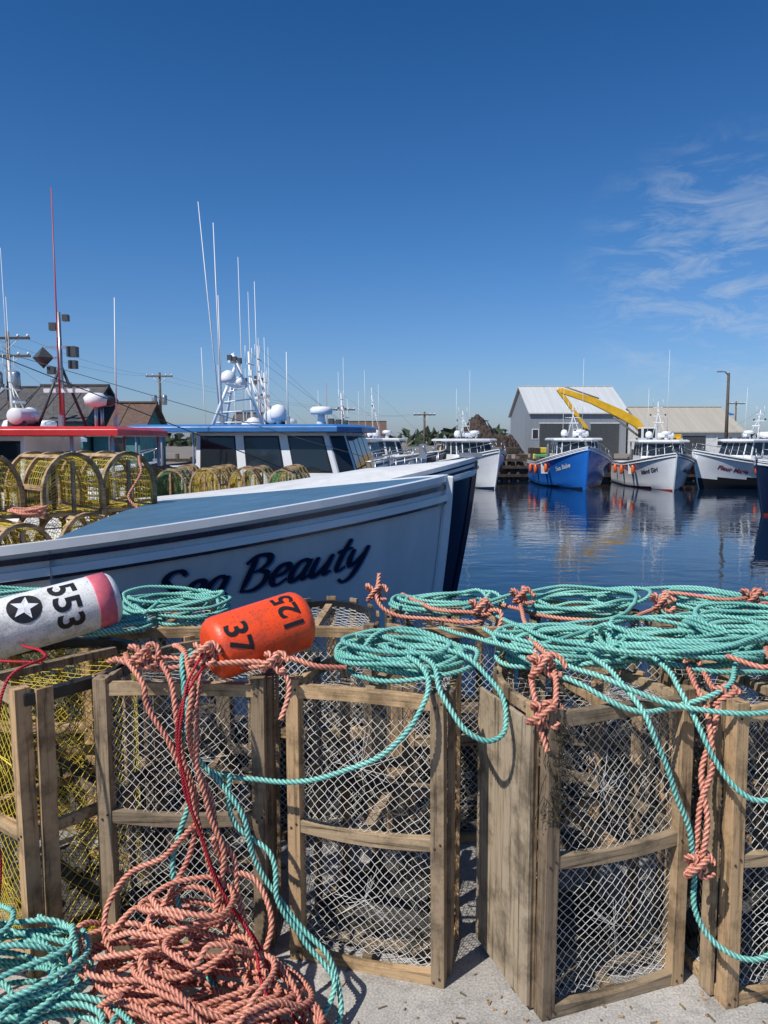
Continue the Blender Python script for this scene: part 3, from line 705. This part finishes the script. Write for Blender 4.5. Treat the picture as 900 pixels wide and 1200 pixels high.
# traps aboard the near boat (near ends face the quay)
random.seed(3)
for (x,y,z,a,me) in [(-2.62,5.55,.50,-42,TL),(-3.25,5.35,.50,-40,TL),(-2.45,6.35,.50,-42,TL),(-2.22,6.95,.50,-42,TL),(-3.1,6.0,.50,-38,TL),(-2.1,7.55,.50,-42,TL),
      (-2.58,6.4,1.00,-46,TL),(-2.28,6.9,1.00,-44,TL),(-3.1,6.05,1.00,-40,TL),(-3.7,5.8,1.0,-40,TL),(-4.1,5.4,.50,-40,TL),(-4.3,5.6,1.0,-40,TL)]:
    R=d(a); put_trap(me,(x-.92*math.cos(R),y-.92*math.sin(R),z-.02),R,True,False)
mb=MB(); mb.box((-3.95,6.5,.44),(3.3,2.8,.06),0,rz=d(4)); mb.obj('trap_platform',['piles'])
mkrope('orange_rope_coil',[coil((-2.72,5.85,1.02),.13,.10,5,.05,.4,seed=40),[(-2.2,6.9,1.45),(-2.15,6.8,1.3),(-2.25,6.75,1.1),(-2.1,6.7,.95)]],'orange',.012)

# --- other boats
boat('fishing_boat',(1.22,10.4,WZ),d(3),Hull(12,3.5,2.72,1.9,.6),hull='navy',trim='white',deck='whited',house=(7.5,2.6,2.4,1.7),fore=5,rail=False,mast=1.5,fend=False,seed=2)
b1=boat('fishing_boat',(-12.6,13.6,WZ),d(180),Hull(11.2,3.2,2.5,1.75,.5),hull='red_p',trim='white',deck='whited',roof='red_p',house=(4.2,2.6,2.5,1.35),canopy=1.6,mast=0,whips=((-.85,.2,4.0,'antr',-.02),(-1.6,-.4,2.3,'antw',0)),seed=3,gs=.7)
b2=boat('fishing_boat',(1.25,16.2,WZ),d(-9),Hull(12,3.8,2.3,1.75,.6),hull='white',trim='navy',deck='whited',roof='roofb',house=(1.5,3.4,2.9,1.20),canopy=1.4,mast=0,whips=((-1.1,.7,5.0,'antw',.07),(-.5,-.8,4.1,'antw',.01),(-.8,0,2.8,'antw',0),(.6,.3,1.6,'antw',0)),seed=4,gs=.8)
far=[((6.9,46.,WZ),-70,4.3,'white','navy','white','navy','Marie Jo',2.4,.16,'letter'),
     ((11.95,45.0,WZ),-93,4.6,'blueh','white','white','navy',"Sea Babe",2.55,.16,'white'),
     ((16.8,44.2,WZ),-97,4.2,'white','black','white','stripe','Island Girl',2.2,.16,'letter'),
     ((18.7,46.6,WZ),-161,4.2,'white','black','white','black','Fleur Marie',2.35,.75,'letterr')]
for k,(loc,h,Bm,hu,tr,ro,bo,nm,hb,bz,tcl) in enumerate(far):
    boat('fishing_boat',loc,d(h),Hull(10.5,Bm,hb,1.5,.7),hull=hu,trim=tr,roof=ro,boot=bo,bz=bz,house=(2.7,3.0,2.7,1.25),canopy=1,mast=1.8+.3*(k%3),whips=((-.5,.7,4.5+.6*(k%3),'antw',0),(.4,-.7,3.2,'antw',0)),text=(nm,.36,1.1,.85),tcol=tcl,seed=10+k)
for k,(x,y,h,hu,ro) in enumerate([(2.2,40,-20,'white','white'),(-.5,33,-10,'blueh','white'),(.3,27,-6,'white','red_p'),(-7,24,-5,'navy','white'),(-2.0,42,-15,'white','white'),(4.,50.0,0,'navy','white'),(.9,21.5,-8,'white','white')]):
    boat('fishing_boat',(x,y,WZ),d(h),Hull(10.5,3.8,2.3,1.5,.7),hull=hu,roof=ro,house=(2.6,2.8,2.4,1.3),mast=2.4+.4*(k%3),whips=((-.5,.7,3.6+.8*(k%4),'antw',0),(.4,-.7,4.2-.4*(k%3),'antw',0),(-.9,0,3.0,'antr' if k%3==0 else 'antw',0),(-1.6,.5,2.6,'antw',.02)),seed=30+k,fend=False)
boat('fishing_boat',(14.55,30.,WZ),d(205),Hull(10,3.8,2.2,1.5,.6),hull='navy',trim='white',house=(3,2.8,2.4,1.2),mast=1.5,seed=50)
g=MB(); zr=3.25; cx=-4.55
for (a,b_) in(((cx-.4,-.4,zr),(cx,0,zr+1.3)),((cx-.4,.4,zr),(cx,0,zr+1.3)),((cx+.65,0,zr),(cx-.05,0,zr+1.6))): g.tube([a,b_],.035,0,6)
for i in range(6):
    t=(i+.5)/6; g.tube([(cx-.4+.4*t,-.4+.4*t,zr+1.3*t),(cx-.4+.4*t,.4-.4*t,zr+1.3*t)],.018,0,5); g.tube([(cx-.4+.4*t,-.4+.4*t,zr+1.3*t),(cx+.65-.65*t,0,zr+1.5*t)],.015,0,5)
g.beam((cx,-.5,zr+.9),(cx,.5,zr+.9),.06,.06,0); g.beam((cx,-.35,zr+1.4),(cx,.35,zr+1.4),.05,.05,0)
g.lathe([(.14,0),(.17,.07),(.14,.2),(.05,.26)],0,(cx,-.4,zr+.95),None,14); g.lathe([(.09,0),(.11,.07),(.08,.18)],0,(cx,.35,zr+.95),None,12)
for dx in(-.3,0,.3): g.box((cx,dx,zr+1.48),(.09,.09,.12),1)
g.obj('radar_mast',['white','dgrey'],b2)
g=MB(); X=-6.95; zb=3.1
g.cone((X,0,zb),(X,0,zb+2.1),.05,.03,0); g.beam((X,-.4,zb+.9),(X,.4,zb+.9),.04,.04,0); g.beam((X-.25,0,zb+1.5),(X+.25,0,zb+1.5),.04,.04,0)
for (dx,zz,s_) in((-.22,1.42,.16),(-.22,1.2,.13),(.1,1.85,.12),(-.12,2.0,.1),(.16,1.1,.12)): g.box((X+dx,0,zb+zz),(s_,s_,s_*1.1),1)
c=np.array([X+.30,0,zb+1.32]);r0=.19
V=[c+[r0,0,0],c-[r0,0,0],c+[0,r0,0],c-[0,r0,0],c+[0,0,r0],c-[0,0,r0]]
g.add(V,[[0,2,4],[2,1,4],[1,3,4],[3,0,4],[2,0,5],[1,2,5],[3,1,5],[0,3,5]],1)
g.tube([c,(X,0,zb+1.32)],.012,0)
for (a,b_) in(((X-.35,-.3,zb),(X,0,zb+1.2)),((X+.35,.3,zb),(X,0,zb+1.2))): g.tube([a,b_],.025,1)
g.beam((X-.5,0,zb+.75),(X+.3,0,zb+.75),.08,.07,2); g.lathe([(.05,0),(.17,.04),(.2,.16),(.12,.24)],2,(X-.7,.3,zb+.45),None,14); g.tube([(X-.7,.3,zb),(X-.7,.3,zb+.5)],.03,0); g.lathe([(.17,0),(.25,.05),(.25,.15),(.17,.19)],1,(X-.55,-.4,zb+.5),None,14); g.tube([(X-.55,-.4,zb),(X-.55,-.4,zb+.55)],.03,0)
g.obj('instrument_mast',['alu','dgrey','white'],b1)
for i in range(5):
    for j in range(2):
        me=[TL,TLG,TL,TL,TLG][(i+j)%5]
        put_trap(me,(-4.3+i*.62+random.uniform(-.04,.04),12.7+j*1.0,.16),d(90+random.uniform(-4,4)),True,False)
        put_trap(me,(-4.2+i*.62+random.uniform(-.04,.04),12.75+j*1.0,.62),d(90+random.uniform(-6,6)),True,False)

# ---------------------------------------------------------------- ground, water, wharf
def slab(name,poly,z0,z1,mk):
    n=len(poly); mb=MB(); mb.add([(x,y,z1) for x,y in poly]+[(x,y,z0) for x,y in poly],[list(range(n)),list(range(n,2*n))[::-1]]+[[i,n+i,n+(i+1)%n,(i+1)%n] for i in range(n)],0,.5); return mb.obj(name,[mk])
slab('quay_pavement',[(-60,-60),(60,-60),(60,3.78),(-60,3.78)],-4,0,'quay')
mb=MB(); mb.box((0,3.66,.11),(110,.2,.22),0); mb.obj('quay_edge_timber',['piles'],bev=.015)
mb=MB(); mb.add([(-900,-900,WZ),(900,-900,WZ),(900,57,WZ),(-900,57,WZ)],[[0,1,2,3]],0,.5); mb.obj('water',['water'])
slab('ground',[(-4000,56),(4000,56),(4000,6000),(-4000,6000)],-4,-.004,'land')
slab('shore_ground',[(-400,24),(-14,24),(-14,55.9),(-400,55.9)],-4,-.01,'land')
mb=MB()
for i in range(110):
    x=-15+i*.75+random.uniform(-.1,.1); mb.cone((x,55.75,-3),(x,55.75,.1+random.uniform(0,.5)),.17,.15,0,8)
for z in(-1.0,-.4,.12): mb.box((26,55.55,z),(84,.16,.2),0)
for i in range(26): mb.box((-14+i*3.2,56.3,.16),(.3,.3,.35),0)
mb.obj('timber_wharf',['piles'])

# ---------------------------------------------------------------- buildings
def building(name,x0,x1,y0,y1,he,hr,wall,roof,doors=(),wins=(),over=.3,trim='whited'):
    e=empty(name,((x0+x1)/2,y0,0)); w=(x1-x0)/2; D_=y1-y0
    b=MB(); b.add([(-w,0,-.1),(w,0,-.1),(w,D_,-.1),(-w,D_,-.1),(-w,0,he),(w,0,he),(w,D_,he),(-w,D_,he),(-w,D_/2,hr),(w,D_/2,hr)],
      [[0,1,5,4],[2,3,7,6],[1,2,6,9,5],[3,0,4,8,7]],0,.5)
    b.obj('walls',[wall],e)
    r=MB(); o=over; sl=(hr-he)/(D_/2); t=.12
    for sg in(0,1):
        ya,yb=(-o,D_/2) if sg==0 else (D_+o,D_/2); za=he-o*sl+.02; zb=hr+.02
        V=[(-w-o,ya,za),(w+o,ya,za),(w+o,yb,zb),(-w-o,yb,zb)]; V+=[(x,y,z+t) for x,y,z in V]
        r.add(V,[[4,5,6,7],[0,1,5,4],[1,2,6,5],[3,0,4,7],[3,2,1,0]],0,.5)
        k=int((x1-x0)/.9)
        for i in range(k+1):
            x=-w-o+.02+(2*(w+o)-.04)*i/k; r.beam((x,ya,za+t+.02),(x,yb,zb+t+.02),.05,.05,0,up=(0,0,1),r=.5)
    r.beam((-w-o,D_/2,hr+t+.05),(w+o,D_/2,hr+t+.05),.3,.1,0,r=.5)
    r.obj('roof',[roof],e)
    if doors:
        q=MB()
        for (x,ww,hh) in doors: q.box((x,-.03,hh/2),(ww,.06,hh),0); q.box((x,-.02,hh+.05),(ww+.2,.08,.1),1)
        q.obj('door',['dgrey',trim],e)
    if wins:
        q=MB()
        for (x,z,ww,hh) in wins: q.box((x,-.02,z),(ww+.2,.05,hh+.2),1); q.box((x,-.035,z),(ww,.05,hh),0)
        q.obj('window',['glass',trim],e)
    return e
building('warehouse',16.7,27.6,88,102,4.6,7.9,'wallg','roofw',doors=((-2.8,3.2,3.4),(3.0,3.2,3.4)),wins=((0,2.2,1,1),(-4.9,2.2,.6,1)))
building('fish_plant',27.9,38.0,82,94,2.4,5.1,'whited','roofbe',doors=((0,2.4,2.0),),wins=((-3,1.4,1,.8),(3,1.4,1,.8)))
building('blue_shed',38,43,96,104,4.6,5.2,'roofb','roofb',doors=((0,2,2.4),))
building('house',-19.8,-16.4,42,49,2.6,4.6,'tealwall','shing',wins=((-1,1.5,.7,.9),(1,1.5,.7,.9)),doors=((0,.9,2),))
building('house',-16.2,-13.6,43,48,2.0,3.6,'tealwall','brownroof',wins=((0,1.3,.7,.8),))
building('house',-24,-20.4,46,54,2.8,4.8,'whited','shing',wins=((1,1.5,.7,.9),))
building('house',-13.0,-10.0,66,72,2.2,3.8,'whited','shing',wins=((0,1.3,.7,.8),))
building('shed',52,60,84,92,3.0,4.8,'wallg','shing')
building('shed',-6,0,90,96,2.2,3.6,'whited','brownroof')
def mound(name,cx,cy,rx,ry,h,mk,seed,n=40):
    g=np.random.default_rng(seed); mb=MB(); V=[]
    for i in range(n+1):
        for j in range(n+1):
            u=i/n*2-1;v=j/n*2-1; rr=math.sqrt(u*u+v*v)
            z=h*max(0,1-rr**1.6)*(.85+.3*math.sin(u*5+seed)*math.cos(v*4))+ (g.uniform(-.06,.06)*h if rr<1 else 0)-.05
            V.append((cx+rx*u,cy+ry*v,z))
    mb.add(V,[[i*(n+1)+j,(i+1)*(n+1)+j,(i+1)*(n+1)+j+1,i*(n+1)+j+1] for i in range(n) for j in range(n)],0,.5); return mb.obj(name,[mk])
mound('dirt_mound',10.0,86,4.8,5,3.8,'dirt',1)
mound('dirt_mound',12.6,89,3.5,5,3.4,'dirt',4)
M['fol']=mat('far_foliage',(.04,.06,.03),.95,.5,.3)
mb=MB(); g=np.random.default_rng(3)
for i in range(2600):
    x=g.uniform(-260,260); y=g.uniform(170,200); h=2.6+1.2*math.sin(x*.06)+g.normal(0,.5); z=g.uniform(0,max(.5,h)); s_=g.uniform(.5,1.3)
    o=g.normal(0,1,(4,3))*s_; mb.add(np.array([x,y,z])+o,[[0,1,2],[0,2,3],[0,3,1],[1,3,2]],0)
mb.obj('distant_treeline',['fol'])
mb=MB(); random.seed(9)
for i in range(70):
    x=random.uniform(-8,14); mb.box((x,58+random.uniform(0,4),.25+.5*random.randint(0,1)),(.9,.5,.45),random.choice([0,0,3,3,1,2]),rz=random.uniform(-.1,.1))
mb.obj('stacked_traps',['piles','nety','netg','wv'],bev=.05)
# excavator
e=empty('excavator',(0,0,0)); mb=MB(); Y=62
P=[(21.0,2.0),(20.2,2.95),(18.9,3.65),(16.6,4.7),(14.1,5.5)]
th=[.55,.68,.66,.5,.38]
V=[]
for (x,z),t in zip(P,th):
    for yy in(-.18,.18): V+=[(x-.15*t,Y+yy,z-t/2),(x+.15*t,Y+yy,z+t/2)]
F=[]
for i in range(4):
    a=i*4;b_=a+4; F+=[[a,b_,b_+1,a+1],[a+2,a+3,b_+3,b_+2],[a+1,b_+1,b_+3,a+3],[a,a+2,b_+2,b_]]
F+=[[0,1,3,2],[16,18,19,17]]
mb.add(V,F,0)
mb.beam((13.9,Y,5.6),(16.3,Y,2.4),.28,.3,0); mb.tube([(17.2,Y,4.85),(14.4,Y,5.8)],.07,1); mb.tube([(20.4,Y,1.9),(18.4,Y,3.4)],.1,1)
mb.add([(16.1,Y-.5,2.5),(16.1,Y+.5,2.5),(16.9,Y-.5,2.0),(16.9,Y+.5,2.0),(16.2,Y-.5,1.4),(16.2,Y+.5,1.4),(15.6,Y-.5,1.8),(15.6,Y+.5,1.8)],[[0,2,3,1],[2,4,5,3],[4,6,7,5],[0,6,4,2],[1,3,5,7]],2)
mb.obj('boom_and_bucket',['yel','alu','dgrey'],e,bev=.02)
mb=MB(); mb.box((22.0,Y,1.35),(2.8,2.3,.75),0); mb.box((23.0,Y,1.85),(1.0,2.1,.3),0); mb.box((20.9,Y-.75,1.95),(1.2,.9,1.2),1); mb.box((20.9,Y-1.215,2.1),(.9,.04,.7),2); mb.box((20.285,Y-.75,2.1),(.04,.7,.7),2)
for sy in(-1,1): mb.box((22.0,Y+sy*.95,.42),(3.4,.5,.75),3)
mb.box((22.0,Y,.85),(1.4,1.4,.3),3)
mb.obj('body_and_tracks',['yel','white','glass','dgrey'],e,bev=.08)
def upole(x,y,h,arms=2,trans=True,lamp=False,name='utility_pole'):
    mb=MB(); mb.cone((x,y,-.1),(x,y,h),.15,.1,0,10)
    for k in range(arms):
        z=h-.35-k*.9; mb.beam((x-1.2,y-.12,z),(x+1.2,y-.12,z),.1,.12,0)
        for dx in(-1.1,-.6,.6,1.1): mb.lathe([(.05,0),(.08,.06),(.04,.14)],1,(x+dx,y-.12,z+.06),None,8)
        mb.tube([(x-.7,y-.12,z),(x,y-.12,z-.6)],.02,1,4); mb.tube([(x+.7,y-.12,z),(x,y-.12,z-.6)],.02,1,4)
    if trans:
        for dx in(-.45,.45): mb.lathe([(.2,0),(.24,.05),(.24,.75),(.18,.85),(.05,.9)],2,(x+dx,y-.25,h-2.9),None,12)
    if lamp:
        mb.tube([(x,y,h-.2),(x-.3,y,h+.1),(x-.6,y,h+.12)],.05,2,6); mb.box((x-.7,y,h+.1),(.4,.2,.1),2)
    return mb.obj(name,['pole','white','alu'])
upole(-19.3,40,7.1); upole(-20.2,70,7.6,1,True); upole(-33,60,7.5); upole(-4.,75,4.8,1,False); upole(4.4,84,4.6,1,False)
upole(26.6,60,6.7,0,False,True,'street_lamp'); upole(50,110,7,1,False)
mb=MB()
def wire(a,b_,sag=.5):
    a=np.array(a);b_=np.array(b_); mb.tube([a+(b_-a)*t-np.array([0,0,sag*4*t*(1-t)]) for t in np.linspace(0,1,14)],.006,0,4)
for dx in(-1.1,.6):
    wire((-33+dx,60,7.2),(-19.3+dx,40,6.9)); wire((-19.3+dx,40,6.9),(-20.2+dx,70,7.3)); wire((-20.2+dx,70,7.3),(-4+dx,75,4.6)); wire((-4+dx,75,4.6),(4.4+dx,84,4.4))
mb.obj('overhead_wires',['dgrey'])
# ---------------------------------------------------------------- world, sun, camera
sd=Vector((-.46,-.42,.78)).normalized(); el=math.asin(sd.z); az=math.atan2(sd.x,sd.y)
W=bpy.data.worlds.new('World'); S.world=W; W.use_nodes=True; nt=W.node_tree; bg=nt.nodes['Background']
sky=nt.nodes.new('ShaderNodeTexSky'); sky.sky_type='NISHITA'; sky.sun_disc=False; sky.sun_elevation=el; sky.sun_rotation=az
sky.air_density=1.0; sky.dust_density=.6; sky.ozone_density=2.0
tc=nt.nodes.new('ShaderNodeTexCoord')
sx=nt.nodes.new('ShaderNodeSeparateXYZ'); nt.links.new(tc.outputs['Generated'],sx.inputs[0])
gr=ramp(nt,sx.outputs['Z'],[(0.,(.70,.84,1.22)),(.10,(.56,.82,1.22)),(.24,(.37,.76,1.18)),(.5,(.17,.57,1.02))])
skc=mul(nt,sky.outputs[0],gr.outputs[0])
mp=nt.nodes.new('ShaderNodeMapping'); mp.inputs['Rotation'].default_value=(0,d(25),d(10)); mp.inputs['Scale'].default_value=(4.,4.,13.)
nt.links.new(tc.outputs['Generated'],mp.inputs[0])
cn=N(nt,'ShaderNodeTexNoise',Scale=2.9,Detail=12.,Roughness=.68,Distortion=.7); nt.links.new(mp.outputs[0],cn.inputs[0])
cr=ramp(nt,cn.outputs[0],[(.45,0.),(.78,1.)])
dp=N(nt,'ShaderNodeVectorMath',operation='DOT_PRODUCT'); dp.inputs[1].default_value=Vector((.42,1.0,.20)).normalized(); nt.links.new(tc.outputs['Generated'],dp.inputs[0])
dr=ramp(nt,dp.outputs['Value'],[(.986,0.),(.999,1.)])
m1=N(nt,'ShaderNodeMath',operation='MULTIPLY'); nt.links.new(cr.outputs[0],m1.inputs[0]); nt.links.new(dr.outputs[0],m1.inputs[1])
m2=N(nt,'ShaderNodeMath',operation='MULTIPLY'); m2.inputs[1].default_value=.7; nt.links.new(m1.outputs[0],m2.inputs[0])
mx=nt.nodes.new('ShaderNodeMix'); mx.data_type='RGBA'; nt.links.new(m2.outputs[0],mx.inputs[0]); nt.links.new(skc,mx.inputs[6]); mx.inputs[7].default_value=(6,6.8,7.8,1)
nt.links.new(mx.outputs[2],bg.inputs[0]); bg.inputs[1].default_value=.09
L=bpy.data.lights.new('sun','SUN'); L.energy=5.0; L.angle=d(.5); L.color=(1,.955,.89); lo=bpy.data.objects.new('sun',L); S.collection.objects.link(lo)
lo.rotation_euler=sd.to_track_quat('Z','Y').to_euler()
cam=bpy.data.cameras.new('camera'); co=bpy.data.objects.new('camera',cam); S.collection.objects.link(co); S.camera=co
co.location=(0,0,1.6); co.rotation_euler=(d(90-5.4),0,0); cam.sensor_fit='VERTICAL'; cam.sensor_height=36; cam.lens=27; cam.clip_end=9000; cam.clip_start=.05
S.view_settings.view_transform='Standard'; S.view_settings.look='None'; S.view_settings.exposure=0
